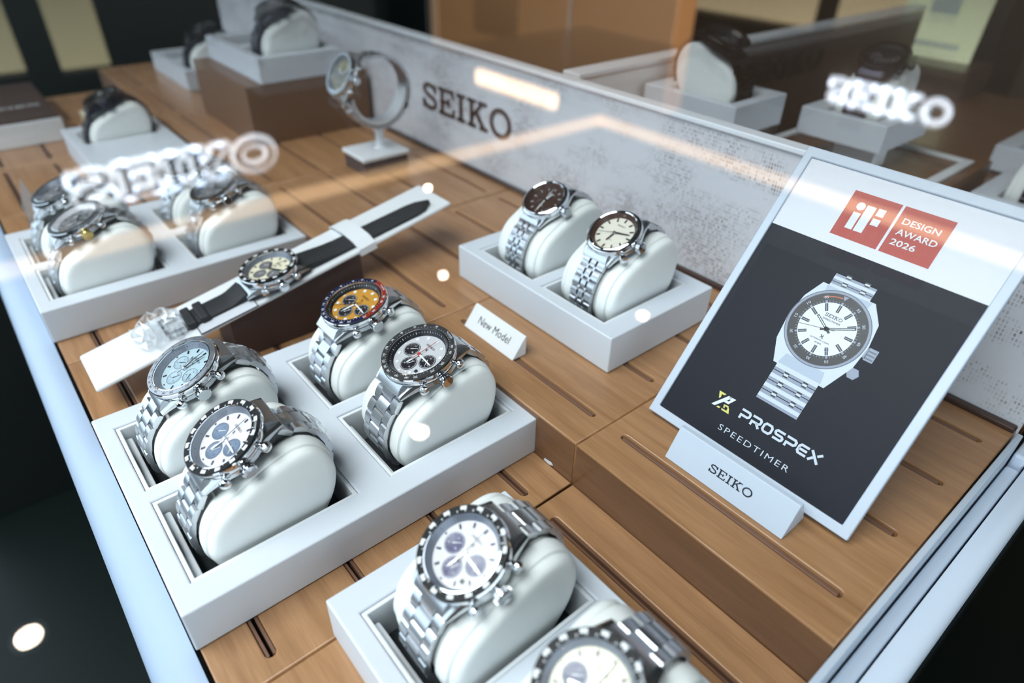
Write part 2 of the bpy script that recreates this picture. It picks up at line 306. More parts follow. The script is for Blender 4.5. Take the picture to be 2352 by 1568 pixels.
# ---------------------------------------------------------------- display case
HU, HT = .0299, .0254
case = thing('display_case', 'white rimmed glass topped watch display case with a woven divider', 'display case', (-.6, .2, 0))
case.location = (0, 0, 0)
a = MB(); a.box(-1.22, .0, -.018, 1.25, FL, -.014); a.build('base_cabinet', 'cab_black', case)
def rail_prof(w, h, r):   # rounded on the outer top edge; u from 0 inner to w outer
    return [(0, -h), (0, 0)] + [(w - r + r * math.sin(k * PI / 12), -r + r * math.cos(k * PI / 12)) for k in range(7)] + [(w, -h)]
pr = rail_prof(.0195, .03, .0175)
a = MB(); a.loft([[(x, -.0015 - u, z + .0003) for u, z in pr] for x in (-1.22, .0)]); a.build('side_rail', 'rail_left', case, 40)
pr = rail_prof(.0125, .03, .007)
a = MB(); a.loft([[(-.0138 + u, y, z + .012) for u, z in pr] for y in (-.018, .42)]); a.build('end_rail', 'rail', case, 40)
a = MB(); a.box(-.0214, -.0148, .02, .386, -.014, .0105); a.build('inner_rail', 'rail', case, bevel=.0012)
a = MB(); a.box(-.0214, -.0148, .388, .43, -.014, .018); a.build('corner_block', 'rail', case, bevel=.0015)
a = MB(); a.box(-.0252, -.0222, .0, .392, -.012, .0285); a.build('clear_edge_strip', 'satin', case, bevel=.0006)
a = MB(); a.box(-.0149, -.0136, .03, .40, -.014, .001); a.build('rail_gap', 'gap', case)
a = MB(); a.box(-1.2, -.0255, .3913, .3985, .0, .1395); a.build('woven_divider', 'weave', case)
a = MB(); a.box(-1.2, -.0245, .3893, .4005, .1395, .1432); a.build('divider_cap', 'cap_white', case, bevel=.0008)
a = MB(); a.box(-1.19, -.0262, .3862, .3912, .0300, .0335); a.build('divider_foot_trim', 'trim_dark', case, bevel=.001)
a = MB(); a.box(-.4185, -.4025, .41, 1.07, .0, .139); a.build('cross_divider', 'umber', case)
a = MB(); a.box(-.4025, -.4015, .4105, .575, .035, .138); a.box(-.4025, -.4015, .575, .5751, .035, .138); a.build('divider_lining', 'white', case)
a = MB(); a.box(-.4205, -.4005, .409, 1.07, .139, .1435); a.build('cross_divider_cap', 'cap_white', case, bevel=.0008)
a = MB(); a.box(-1.22, .03, -.022, 1.2, .2, .206); a.build('glass_top', 'glass', case)
for x, y in ((.026, -.0165), (-1.21, -.0165), (-1.21, 1.19), (.026, 1.19)):
    a = MB(); a.box(x - .004, x + .002, y - .002, y + .004, -.02, .1998); a.build('corner_post', 'brushed', case)
a = MB(); logo(a, .147, .0265, I4, .0012); a.build('divider_lettering', 'letter_brown', case, T=Matrix.Translation((-.5385, .3912, .0868)) @ RX(PI / 2))
a = MB(); logo(a, .150, .0265, I4, .003); a.build('divider_lettering', 'letter_black', case, T=Matrix.Translation((-.4022, .738, .110)) @ RZ(PI / 2) @ RX(PI / 2))['label'] = 'black slab lettering on the dark cross divider'

# wooden boards with slots (module pitch .1455)
def board(name, label, x0, x1, y0, y1, z0, z1, slots, mt='wood', grp=None):
    g = .0005
    cu = bpy.data.curves.new('b', 'CURVE'); cu.dimensions = '2D'; cu.fill_mode = 'BOTH'; cu.extrude = (z1 - z0) / 2 - .0006; cu.bevel_depth = .0006; cu.bevel_resolution = 1; cu.offset = -.0006
    cx, cy = (x0 + x1) / 2, (y0 + y1) / 2
    def poly(pts):
        sp = cu.splines.new('POLY'); sp.points.add(len(pts) - 1); sp.use_cyclic_u = True
        for p, q in zip(sp.points, pts): p.co = (q[0] - cx, q[1] - cy, 0, 1)
    poly([(x0 + g, y0), (x1 - g, y0), (x1 - g, y1), (x0 + g, y1)])
    for sx0, sx1, sy, sw in slots:
        poly([(sx0 + sw * (1 - math.cos(k * PI / 6 - PI / 2)) if 0 else sx0 + sw - sw * math.sin(k * PI / 6), sy + sw * math.cos(k * PI / 6)) for k in range(7)] + [(sx1 - sw + sw * math.sin(k * PI / 6), sy - sw * math.cos(k * PI / 6)) for k in range(7)])
    o = bpy.data.objects.new('b', cu); C.objects.link(o); dg = bpy.context.evaluated_depsgraph_get(); me = bpy.data.meshes.new_from_object(o.evaluated_get(dg)); bpy.data.objects.remove(o)
    t = thing(name, label, 'display board', (cx, cy, z0), 0, grp)
    me.materials.clear(); me.materials.append(M[mt]); b = bpy.data.objects.new('slab', me); C.objects.link(b); b.parent = t; b.location = (0, 0, (z1 - z0) / 2)
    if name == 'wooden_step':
        q = MB(); q.box(x0 - cx + .0007, x1 - cx - .0007, y0 - cy - .00035, y0 - cy + .0002, .0136, (z1 - z0) - .0012); q.build('front_shade', 'wood_dark', t)  # dark strip, shade of the step front put into its colour
    if 'near half of the two' in label:
        q = MB(); q.prism([(.050, .0012), (.0545, .0008), (.0575, .0022), (.0562, .0036), (.0528, .0030), (.0505, .0026)], 0, .0003, TR(0, y0 - cy - .0008, .0135) @ RX(PI / 2)); q.build('worn_chip', 'white', t)['label'] = 'white worn chip'
    for sx0, sx1, sy, sw in slots:
        H_ = z1 - z0; q = MB(); X0, X1, Y = sx0 - cx, sx1 - cx, sy - cy
        if name == 'wooden_step': q.box(X0 + .0010, X1 - .0016, Y - sw * .62, Y + sw * .62, .0005, H_ - .0007); q.build('slot_insert', 'slot_wood', t, bevel=.0006)
        else:
            q.box(X0 + .0010, X1 - .0010, Y - sw * .86, Y - sw * .34, .0005, H_ - .0005); q.box(X0 + .0010, X1 - .0010, Y + sw * .34, Y + sw * .86, .0005, H_ - .0005); q.build('slot_insert', 'slot_wood', t)
        q = MB(); q.box(X0 + .0001, X1 - .0001, Y - sw * .98, Y + sw * .98, .0002, H_ * .45 if name == 'wooden_step' else H_ * .2); q.build('slot_floor', 'ink', t)
    return t
low_l = ['low wooden board with slots at the bottom right corner of the case', 'low wooden board under the near end of the big four watch tray', 'low wooden board under the far half of the four watch tray', 'low wooden board under the near end of the strap watch ramp',
         'low wooden board under the crowded rear four watch tray', 'low wooden board under the back edge of the rear tray', 'low wooden board in front of the small single watch tray', 'low wooden board farthest away beneath the brown topped plinth']
# worn white chip at the foot of the step
up_l = ['raised wooden step under the framed award poster', 'raised wooden step under the near half of the two watch tray', 'raised wooden step under the folded white name card', 'raised wooden step beneath the raised end of the strap watch ramp',
        'raised wooden step under the watch on a ring stand', 'raised wooden step carrying the tall brown block', 'raised wooden step behind the tall brown block', 'raised wooden step at the far dark end of the case']
P = .1455
for k in range(8):
    x1 = -.0256 - P * k; x0 = x1 - P + .0002
    sl = [(x0 + .0105, x1 - .0095, y, .0025) for y in (.0235, .0715, .1195, .1676)]
    board('wooden_board', low_l[k], x0, x1, .0006, .1925, -.0135, 0, sl, grp='low wooden boards')
    sl = [(x0 + .0105, x1 - .0095, y, .0023) for y in (.217, .267, .317, .3665)]
    board('wooden_step', up_l[k], x0, x1, .1929, .3908, -.0135, HU, sl, grp='raised wooden steps')
board('wooden_board', 'wooden deck of the neighbouring case behind the woven divider', -.40, -.0258, .402, 1.18, .0, .03, [], 'wood_dark')

# ---------------------------------------------------------------- trays
def grid_plate(mb, xs, ys, holes, z0, z1):
    def solid(i, j): return 0 <= i < len(xs) - 1 and 0 <= j < len(ys) - 1 and (i, j) not in holes
    for i in range(len(xs) - 1):
        for j in range(len(ys) - 1):
            if not solid(i, j): continue
            a, b, c, d = xs[i], xs[i + 1], ys[j], ys[j + 1]
            mb.add([(a, c, z1), (b, c, z1), (b, d, z1), (a, d, z1)], [(0, 1, 2, 3)]); mb.add([(a, c, z0), (b, c, z0), (b, d, z0), (a, d, z0)], [(3, 2, 1, 0)])
            if not solid(i - 1, j): mb.add([(a, c, z0), (a, d, z0), (a, d, z1), (a, c, z1)], [(3, 2, 1, 0)][::1])
            if not solid(i + 1, j): mb.add([(b, c, z0), (b, d, z0), (b, d, z1), (b, c, z1)], [(0, 1, 2, 3)])
            if not solid(i, j - 1): mb.add([(a, c, z0), (b, c, z0), (b, c, z1), (a, c, z1)], [(0, 1, 2, 3)])
            if not solid(i, j + 1): mb.add([(a, d, z0), (b, d, z0), (b, d, z1), (a, d, z1)], [(3, 2, 1, 0)])
def merge(o):
    import bmesh
    bm = bmesh.new(); bm.from_mesh(o.data); bmesh.ops.remove_doubles(bm, verts=bm.verts, dist=1e-6); bmesh.ops.recalc_face_normals(bm, faces=bm.faces); bm.to_mesh(o.data); bm.free(); return o
CU, CV = .0575, .0805            # cell opening along x and y
def tray(label, loc, nx, ny, h=HT, rotz=0, cu=CU, cv=CV, exr=.0140):
    """origin at the lower corner with least x and y; returns cell centres in world"""
    ex, ey, gx, gy = .0140, .0085, .0088, .0182
    t = thing('watch_tray', label, 'tray', loc, rotz, 'white watch trays')
    xs = [0]; ys = [0]
    for i in range(nx): xs += [ex + i * (cu + gx), ex + i * (cu + gx) + cu]
    xs.append(xs[-1] + exr)
    for j in range(ny): ys += [ey + j * (cv + gy), ey + j * (cv + gy) + cv]
    ys.append(ys[-1] + ey)
    holes = {(2 * i + 1, 2 * j + 1) for i in range(nx) for j in range(ny)}
    a = MB(); grid_plate(a, xs, ys, holes, 0, h); merge(a.build('frame', 'lacquer', t, bevel=.0009, seg=3))
    out = []
    for i in range(nx):
        for j in range(ny):
            x0, x1, y0, y1 = xs[2 * i + 1], xs[2 * i + 2], ys[2 * j + 1], ys[2 * j + 2]; e = .0002
            a = MB(); grid_plate(a, [x0 + e, x0 + .0022, x1 - .0022, x1 - e], [y0 + e, y0 + .0022, y1 - .0022, y1 - e], {(1, 1)}, .001, h - .0009); merge(a.build('cell_liner', 'white', t, bevel=.0005))
            a = MB(); a.box(x0 + .004, x1 - .004, y0 + .0023, y0 + .0060, .0012, h - .0070); a.build('cell_ledge', 'white', t, bevel=.001)
            a = MB(); a.box(x0 + e, x1 - e, y0 + e, y1 - e, .0002, .0009); a.build('cell_floor', 'felt', t)
            c = Vector(((x0 + x1) / 2, (y0 + y1) / 2, .001)); out.append(Matrix.Translation(loc) @ RZ(rotz) @ c)
    return out

# ---------------------------------------------------------------- cushions
FACE = [(.0197, .0221), (.0213, .0330), (.0262, .0412), (.0351, .0474), (.0491, .0544), (.0601, .0580), (.0680, .0583), (.0735, .0560), (.0785, .0505), (.0812, .0420), (.0803, .0317), (.0766, .0220), (.0690, .0120), (.0590, .0055), (.0450, .0030), (.0330, .0050), (.0240, .0120)]
FACE = [(y - .0478, z) for y, z in FACE]
def catmull(pts, k=4):
    n = len(pts); out = []
    for i in range(n):
        p = [Vector(pts[(i + q - 1) % n]) for q in range(4)]
        for s in range(k):
            t = s / k; out.append(.5 * ((2 * p[1]) + (p[2] - p[0]) * t + (2 * p[0] - 5 * p[1] + 4 * p[2] - p[3]) * t * t + (3 * p[1] - p[0] - 3 * p[2] + p[3]) * t ** 3))
    return out
PROF = [Vector((p[0], p[1] + .0004)) for p in catmull(FACE)]
def offset(poly, d):
    n = len(poly); out = []
    for i in range(n):
        t = (poly[(i + 1) % n] - poly[i - 1]).normalized(); out.append(poly[i] + Vector((-t.y, t.x)) * d)   # profile runs clockwise in (y,z): left is outward
    return out
BODY = offset(PROF, .0022)
def cushion(label, c, rotz=0, hw=.0235, mt='pad'):
    t = thing('watch_cushion', label, 'cushion', c, rotz, 'white watch cushions')
    sec = []
    WIDE = ((-hw, -.0042), (-hw + .0003, -.0022), (-hw + .0009, -.0008), (-hw + .0022, .0004), (-hw + .0044, .0008), (-hw + .0052, .0000), (-hw + .0058, .0014), (-hw + .0085, .0021), (-.0112, .0019), (-.0100, .0006), (.0100, .0006), (.0112, .0019),
                 (hw - .0085, .0021), (hw - .0058, .0014), (hw - .0052, .0000), (hw - .0044, .0008), (hw - .0022, .0004), (hw - .0009, -.0008), (hw - .0003, -.0022), (hw, -.0042))
    SLIM = ((-hw, -.0042), (-hw + .0003, -.0022), (-hw + .0009, -.0008), (-hw + .0026, .0006), (hw - .0026, .0006), (hw - .0009, -.0008), (hw - .0003, -.0022), (hw, -.0042))
    for x, d in (WIDE if hw > .02 else SLIM):
        sec.append([(x, p.x, max(p.y, .0003)) for p in offset(PROF, d)])
    a = MB(); a.loft(sec); o = a.build('body', mt, t, 40); merge(o)
    return t

# ---------------------------------------------------------------- watches
STY = dict(
    panda=dict(R=.0193, ins='b_black', marks='blocks', reh='r_grey', dial='d_white', sub='s_blue', idx='bar', num='num', hands='polished', sec='ink'),
    ice=dict(R=.0193, ins='b_steel', marks='dark', reh='r_grey', dial='d_ice', sub='s_ice', idx='bar', num='num_dark', hands='polished', sec='ink'),
    yellow=dict(R=.0204, ins='b_navy', ins2='b_red', marks='num', reh='r_black', dial='d_yellow', sub='s_black', idx='block', num='num', hands='lume', sec='ink'),
    silver=dict(R=.0205, ins='b_grey', marks='num', reh='r_black', dial='d_silver', sub='s_black', idx='sq', num='num', hands='lume', sec='hand_red', date=1),
    violet=dict(R=.0189, ins='b_black', marks='blocks', reh='r_grey', dial='d_white', sub='s_violet', idx='bar', num='num', hands='steel', sec='ink', date=1),
    cream=dict(R=.0191, ins='b_black', marks='blocks', reh='r_grey', dial='d_cream', sub='s_navy', idx='bar', num='num', hands='steel', sec='ink'),
    brown=dict(R=.0170, plain=1, ins=None, reh='r_brown', dial='d_brown', idx='thin', hands='lume', sec='lume', five=1),
    ivory=dict(R=.0180, plain=1, ins=None, reh='r_brown', dial='d_ivory', idx='dark', hands='ink', sec='ink', five=1),
    grey=dict(R=.0200, ins='b_steel', marks='dark', reh='d_white', dial='d_grey', sub='s_grey', idx='bar', num='num_dark', hands='polished', sec='ink', crown='gold'),
    grey2=dict(R=.0200, ins='b_steel', marks='dark', reh='r_grey', dial='d_grey', sub='s_grey', idx='bar', num='num_dark', hands='polished', sec='ink'),
    strap=dict(R=.0202, ins='b_black', marks='blocks', reh='r_grey', dial='d_cream', sub='s_grey', idx='bar', num='num', hands='ink', sec='ink', strap=1),
    champ=dict(R=.0200, ins='b_steel', marks='dark', reh='r_grey', dial='d_champ', sub='s_grey', idx='bar', num='num_dark', hands='polished', sec='ink'),
    dark=dict(R=.0205, ins='b_black', marks='num', reh='r_black', dial='d_dark', sub='s_black', idx='bar', num='num_dark', hands='steel', sec='ink', steel='darksteel'),
    bronze=dict(R=.0205, ins='b_black', marks='num', reh='r_black', dial='d_dark', sub='s_black', idx='bar', num='num_dark', hands='steel', sec='ink', steel='bronze'))
def link_piece(mb, x0, x1, l, th, T):       # rounded top, long axis across the wrist
    poly = [(-l / 2, -th / 2), (l / 2, -th / 2), (l / 2, th * .12), (l * .40, th * .38), (l * .2, th * .5), (-l * .2, th * .5), (-l * .40, th * .38), (-l / 2, th * .12)]
    mb.loft([[(x, u, z) for u, z in poly] for x in (x0, x1)][::-1], True, T)
def resample(pts, step):
    out = [pts[0].copy()]; acc = 0.0
    for a, b in zip(pts[:-1], pts[1:]):
        L = (b - a).length; d = step - acc
        while d <= L: out.append(a + (b - a) * (d / L)); d += step
        acc = L - (d - step)
    return out
def watch(label, sty, root_loc, pos, tilt, path=None, rotz=0, film=False, detail=2, bracelet=True, zstop=.0085, spin=0.0):
    """pos: (x, y, z) of the bezel's top centre in root coordinates, tilt: the face leans towards -y; path: closed (y, z) outline the bracelet follows"""
    s = STY[sty]; R = s['R']; sc = R / .0205; st = s.get('steel', 'steel'); seg = 72 if detail > 1 else 48
    t = thing('wristwatch', label, 'watch', root_loc, rotz, None)
    W = Matrix.Translation(pos) @ RX(tilt) @ RZ(spin)
    LUG = .0233 * sc
    # case with lugs
    a = MB(); secs = []; Rc = R * .985
    ys = [-1, -.97, -.9, -.82, -.72, -.6, -.45, -.25, 0, .25, .45, .6, .72, .82, .9, .97, 1]
    for f in ys:
        y = f * LUG; ay = abs(y); circ = math.sqrt(max(Rc * Rc - y * y, 0)) if ay < Rc else 0
        k = max(0, (ay - .010 * sc) / (LUG - .010 * sc)); lug = (.0168 - .0042 * k) * sc; hw = max(circ, lug)
        zt = -.0046 * sc - .0042 * sc * k ** 1.7; zb = -.0096 * sc - .0014 * sc * k; c = min(.0012 * sc, (zt - zb) * .3)
        secs.append([(-hw, y, zb + c), (-hw, y, zt - c), (-hw + c, y, zt), (hw - c, y, zt), (hw, y, zt - c), (hw, y, zb + c), (hw - c * 2.5, y, zb), (-hw + c * 2.5, y, zb)])
    a.loft(secs[::-1]); cs = a.build('watch_case', st, t, 30, T=W)
    # bezel
    a = MB(); a.lathe([(R * .83, -.0050), (R * .985, -.0050), (R, -.0040), (R, -.0024), (R * .992, -.0012), (R * .965, -.0005), (R * .80, -.00005)] if not s.get('plain') else [(R * .83, -.005), (R * .97, -.005), (R, -.0034), (R * .97, -.0012), (R * .9, -.0002), (R * .86, 0), (R * .82, -.0004)], seg, closed=True)
    bz = a.build('bezel', 'polished' if st == 'steel' else st, t, 25, T=W)
    a = MB(); a.lathe([(R * .72, -.0094 * sc), (R * .72, -.0108 * sc), (0, -.0110 * sc)], 40); a.build('case_back', st, t, 30, T=W)
    if s['ins']:
        a = MB(); zi = .00006
        if s.get('ins2'):
            a.ring(R * .835, R * .972, zi - .0009, zi, 40, a0=math.radians(100), a1=math.radians(360 - 12)); a.build('bezel_insert', s['ins'], bz)
            a = MB(); a.ring(R * .835, R * .972, zi - .0009, zi, 24, a0=math.radians(-12), a1=math.radians(100)); a.build('bezel_insert', s['ins2'], bz)['label'] = 'rust red part of the bezel ring'
        else: a.ring(R * .835, R * .972, zi - .0009, zi, seg); a.build('bezel_insert', s['ins'], bz)
        a = MB(); zz = zi + .00004
        def on(ang, r, z=0): return RZ(-ang) @ TR(0, r, z)      # ang clockwise from 12
        if s['marks'] == 'blocks':
            for k in range(30):
                an = 2 * PI * k / 30
                if k % 2 == 0: a.prism(stroke([(-.0014 * sc, 0), (.0014 * sc, 0)], .0017 * sc)[0], zz, zz + .00004, on(an, R * .905))
                a.prism(stroke([(-.0002, 0), (.0002, 0)], .0008)[0], zz, zz + .00004, on(an + .05, R * .845))
            fit_text(a, 'TACHYMETER', .0085 * sc, .0011, on(.62, R * .905, zz), 0)
        else:
            for k in range(60): a.prism([(-.00007, -.0003), (.00007, -.0003), (.00007, .0003), (-.00007, .0003)], zz, zz + .00004, on(2 * PI * k / 60, R * .853))
            if detail > 1:
                for d, an in (('500', 42), ('400', 55), ('300', 80), ('250', 100), ('200', 128), ('180', 143), ('160', 162), ('140', 182), ('130', 194), ('120', 207), ('110', 222), ('100', 238), ('90', 256), ('80', 276), ('70', 300), ('65', 318), ('60', 340)):
                    fit_text(a, d, .0020 * sc * len(d) / 3 * 1.05, .00125 * sc, on(math.radians(an), R * .912, zz) @ RZ(PI if 0 else 0), 0, .01)
                fit_text(a, 'TACHYMETER', .0066 * sc, .0010, on(math.radians(14), R * .912, zz), 0)
        a.build('bezel_scale', s['num'], bz)
    # flange ring and dial
    zd = -.0036; rd = R * .70
    a = MB(); a.lathe([(R * .80, -.0006), (rd, zd + .0003), (rd, zd - .0002), (R * .82, zd - .0002)], seg, closed=True); fl = a.build('flange_ring', s['reh'], t, 20, T=W)
    if detail > 1 and not s.get('plain'):
        a = MB(); sl = math.atan2(R * .10, .0027 - .0)
        for k in range(60):
            q = .0011 if k % 5 == 0 else .0007; wq = .00016 if k % 5 == 0 else .00008
            a.add([(-wq, -q / 2, 0), (wq, -q / 2, 0), (wq, q / 2, 0), (-wq, q / 2, 0)], [(0, 1, 2, 3)], RZ(-2 * PI * k / 60) @ TR(0, R * .752, zd * .5 - .0002 + .00025) @ RX(math.atan2(.0027, R * .10)))
        a.build('minute_track', 'num' if s['reh'] == 'r_black' else 'num_dark', fl)
    a = MB(); a.lathe([(0, zd), (rd, zd), (rd, zd - .0004), (0, zd - .0004)][::-1], seg); dl = a.build('dial', s['dial'], t, T=W)
    z = zd
    plain = s.get('plain')
    for k in range(12):
        an = 2 * PI * k / 12; ix = s['idx']
        if not plain and k in (3, 9, 6): rr, ln = rd * .93, .0006
        else: rr, ln = rd * .86, {'bar': .0022, 'block': .0018, 'sq': .0016, 'thin': .0024, 'dark': .0030}[ix] * sc
        wq = {'bar': .00045, 'block': .0009, 'sq': .0008, 'thin': .00022, 'dark': .00055}[ix] * sc
        a = MB(); a.box(-wq, wq, -ln / 2, ln / 2, z, z + .0003, RZ(-an) @ TR(0, rr, 0)); a.build('hour_marker', {'bar': 'darksteel', 'block': 'lume', 'sq': 'lume', 'thin': 'num', 'dark': 'ink'}[ix], dl)
    if not plain:
        for an, key in ((90, 3), (180, 6), (270, 9)):
            T = RZ(-math.radians(an)) @ TR(0, rd * .50, 0) @ RZ(math.radians(an)); rs = rd * .315
            a = MB(); a.lathe([(0, z + .00006), (rs * .94, z + .00006), (rs, z + .0002), (rs * 1.03, z + .0002), (rs * 1.05, z - .0001)], 36, T); sd = a.build('subdial', s['sub'], dl, 30)
            a = MB(); a.ring(rs * .93, rs * .97, z + .0002, z + .00022, 36, T)
            for q in range(12): a.box(-.00006, .00006, -.0002, .0002, z + .00012, z + .00016, T @ RZ(2 * PI * q / 12) @ TR(0, rs * .8, 0))
            if detail > 1:
                for q, d in enumerate((['60', '20', '40'], ['60', '20', '40'], ['24', '8', '16'])[key // 3 - 1]): fit_text(a, d, .0011 * sc, .0008 * sc, T @ RZ(-2 * PI * q / 3) @ TR(0, rs * .56, z + .00016) @ RZ(2 * PI * q / 3), 0)
            a.build('subdial_scale', 'num' if s['sub'] in ('s_black', 's_navy', 's_violet') else 'num_dark', dl)
            a = MB(); a.prism([(-.0002, -.0008), (.0002, -.0008), (.00008, rs * .8), (-.00008, rs * .8)], z + .0003, z + .0004, T @ RZ({3: -2.6, 6: -.5, 9: -.9}[key])); a.build('subdial_hand', 'lume' if s['sub'] != 's_ice' else 'ink', dl)
    if detail > 0:
        a = MB(); logo(a, .0072 * sc, .00125 * sc, TR(0, rd * .52, z + .00012)); 
        if not plain: xmark(a, .0014 * sc, TR(0, rd * .33, z + .00012))
        else: fit_text(a, 'AUTOMATIC', .004, .0007, TR(0, -rd * .42, z + .00012), 0)
        a.build('dial_print', 'num' if s['dial'] in ('d_brown', 'd_dark') else 'ink', dl)
    if s.get('date'):
        a = MB(); a.box(-.0010, .0010, -.0009, .0009, z, z + .00015, RZ(-math.radians(135)) @ TR(0, rd * .78, 0) @ RZ(math.radians(135))); a.build('date_window', 'ink', dl)
    def hand(ang, ln, w0, mt, zz, tail=.2, nm='hand'):
        a = MB(); a.prism([(-w0 * .6, -ln * tail), (w0 * .6, -ln * tail), (w0, 0), (w0 * .85, ln * .85), (0, ln), (-w0 * .85, ln * .85), (-w0, 0)], zz, zz + .00022, RZ(-math.radians(ang))); return a.build(nm, mt, dl)
    ha, ma, sa = {'silver': (187, 95, 3), 'yellow': (190, 95, 225), 'panda': (187, 92, 0), 'violet': (190, 95, 0), 'cream': (250, 0, 3), 'ivory': (190, 75, 250), 'brown': (10, 175, 355), 'ice': (330, 8, 355)}.get(sty, (305, 60, 0))
    hand(ha, rd * .58, .00055 * sc, s['hands'], z + .0006, .15, 'hour_hand'); hand(ma, rd * .86, .00045 * sc, s['hands'], z + .0009, .12, 'minute_hand'); hand(sa, rd * .92, .00012, s['sec'], z + .0012, .35, 'second_hand')
    a = MB(); a.lathe([(.0009, z), (.0009, z + .0015), (0, z + .0016)], 16); a.build('hand_cap', 'steel' if s['sec'] != 'hand_red' else 'hand_red', dl)
    a = MB(); a.lathe([(R * .80, -.0004), (R * .8, .0002), (R * .74, .0005), (R * .4, .0009), (0, .0010)], 40); a.build('crystal', 'crystal', t, 40, T=W)
    # crown and pushers at 3 o'clock
    kx = R * .985
    a = MB(); T = TR(kx - .001, 0, -.0066 * sc) @ RY(PI / 2); a.lathe([(.0015, 0), (.0015, .0018), (.0030, .0020), (.0034, .0026), (.0034, .0052), (.0030, .0058), (0, .0059)], 20, T)
    for q in range(16): a.box(-.0003, .0003, .0033, .00365, .0027, .0051, T @ RZ(2 * PI * q / 16))
    a.build('crown', s.get('crown', 'polished' if st == 'steel' else st), t, 30, T=W)
    if not plain:
        for sg in (1, -1):
            an = math.radians(32) * sg; T = TR(kx * math.cos(an) - .001, kx * math.sin(an), -.0066 * sc) @ RZ(an * .55) @ RY(PI / 2)
            a = MB(); a.lathe([(.0014, 0), (.0014, .0022), (.0017, .0023), (.0025, .0028), (.0027, .0036), (.0023, .0046), (.0011, .0052), (0, .0053)], 20, T); a.build('pusher', 'polished' if st == 'steel' else st, t, 40, T=W)
    elif sty == 'ivory':
        an = math.radians(-34); T = TR(kx * math.cos(an) - .001, kx * math.sin(an), -.0066 * sc) @ RZ(an) @ RY(PI / 2)
        a = MB(); a.lathe([(.0014, 0), (.0014, .0026), (.0024, .0028), (.0024, .0052), (0, .0054)], 18, T); a.build('pusher', 'polished', t, 35, T=W)
    if not bracelet: return t
    # bracelet rows along the outline, both ways from the lugs
    th = .0030; pitch = .0081 * sc; wl = .0102 * sc; px = pos[0]
    e12 = W @ Vector((0, LUG * .90, -.0092 * sc)); e6 = W @ Vector((0, -LUG * .90, -.0092 * sc))
    br = None
    for e, direct in ((e12, 1), (e6, -1)):
        p2 = Vector((e.y, e.z)); n = len(path); i0 = min(range(n), key=lambda i: (path[i] - p2).length)
        seq = [path[(i0 + direct * q) % n] for q in range(1, n)]
        ct = Vector((pos[1], pos[2])); seq2 = []
        for q in seq:
            if len(seq2) == 0 and (q - p2).length < .0075: continue
            seq2.append(q)
        line = resample([p2] + seq2, .0004)
        ctr = resample(line, pitch); stop = False
        for i in range(len(ctr) - 1):
            m1 = ctr[i + 1] if i + 1 < len(ctr) else ctr[i]
            if min(ctr[i].y, m1.y) < zstop or i > 13: break
            def frame(u):
                k = min(int(u / .0004), len(line) - 2); p = line[k]; d = (line[min(k + 6, len(line) - 1)] - line[max(k - 6, 0)]).normalized()
                nrm = Vector((-d.y, d.x)) * (1 if direct == 1 else -1)
                # x across, y along, z outward
                ty = Vector((0, d.x, d.y)) * direct; tz = Vector((0, nrm.x, nrm.y)); tx = ty.cross(tz)
                return Matrix(((tx.x, ty.x, tz.x, px), (tx.y, ty.y, tz.y, p.x), (tx.z, ty.z, tz.z, p.y), (0, 0, 0, 1)))
            u0 = i * pitch; tp = wl * (1 - .012 * i); a = MB()
            if s.get('five'):
                F = frame(u0 + pitch * .5); link_piece(a, -tp, -tp * .40, pitch * .95, th, F); link_piece(a, tp * .40, tp, pitch * .95, th, F); link_piece(a, -tp * .22, tp * .22, pitch * .95, th, F)
                G = frame(u0 + pitch); link_piece(a, -tp * .40, -tp * .22, pitch * .6, th * .9, G); link_piece(a, tp * .22, tp * .40, pitch * .6, th * .9, G)
            else:
                F = frame(u0 + pitch * .5); link_piece(a, -tp * .46, tp * .46, pitch * .97, th, F)
                G = frame(u0 + pitch); link_piece(a, -tp, -tp * .48, pitch * .97, th, G); link_piece(a, tp * .48, tp, pitch * .97, th, G)
            if br is None: br = a.build('bracelet', 'brushed' if st == 'steel' else st, t, 30)
            else: a.build('bracelet_link', 'brushed' if st == 'steel' else st, br, 30)
        # end link between the lugs
        a = MB(); sg = direct; yy = LUG * sg
        a.loft([[(x, yy * .70, -.0095 * sc), (x, yy * .70, -.0034 * sc), (x, yy * .86, -.0050 * sc), (x, yy * 1.0, -.0085 * sc), (x, yy * .98, -.0108 * sc)] for x in ((-wl * .98, wl * .98) if sg > 0 else (wl * .98, -wl * .98))]); a.build('end_link', 'brushed' if st == 'steel' else st, t, 30, T=W)
    if film:
        a = MB(); pts = [p for p in path if p.y > .02]; rnd = random.Random(film); n = len(path); i0 = min(range(n), key=lambda i: (path[i] - Vector((e12.y, e12.z))).length); rows = []
        for q in range(0, 22):
            p = path[(i0 + q) % n]; o = (p - Vector((0, .03))).normalized() * (.0026 + rnd.random() * .0012)
            rows.append([(px + wl * (1.05 * x) + rnd.uniform(-.0004, .0004), p.x + o.x * (1.2 - abs(x) * .9), p.y + o.y * (1.2 - abs(x) * .9)) for x in (-1, -.6, -.2, .2, .6, 1)])
        for i in range(len(rows) - 1):
            for k in range(5): a.add([rows[i][k], rows[i][k + 1], rows[i + 1][k + 1], rows[i + 1][k]], [(0, 1, 2), (0, 2, 3)])
        a.build('plastic_film', 'film', t)['label'] = 'clear crinkled protective film'
    return t
PATH = offset(PROF, .0039)
def on_cushion(label, sty, c, dx=0, y=-.0055, z=.068, tilt=20, **k):
    return watch(label, sty, c, (dx, y, z), math.radians(tilt), PATH, **k)

# ---------------------------------------------------------------- trays with their cushions and watches
def fill(cells, items):
    for c, it in zip(cells, items):
        if not it: continue
        cushion(it[0], c)
        on_cushion(it[1], it[2], c, **it[3])
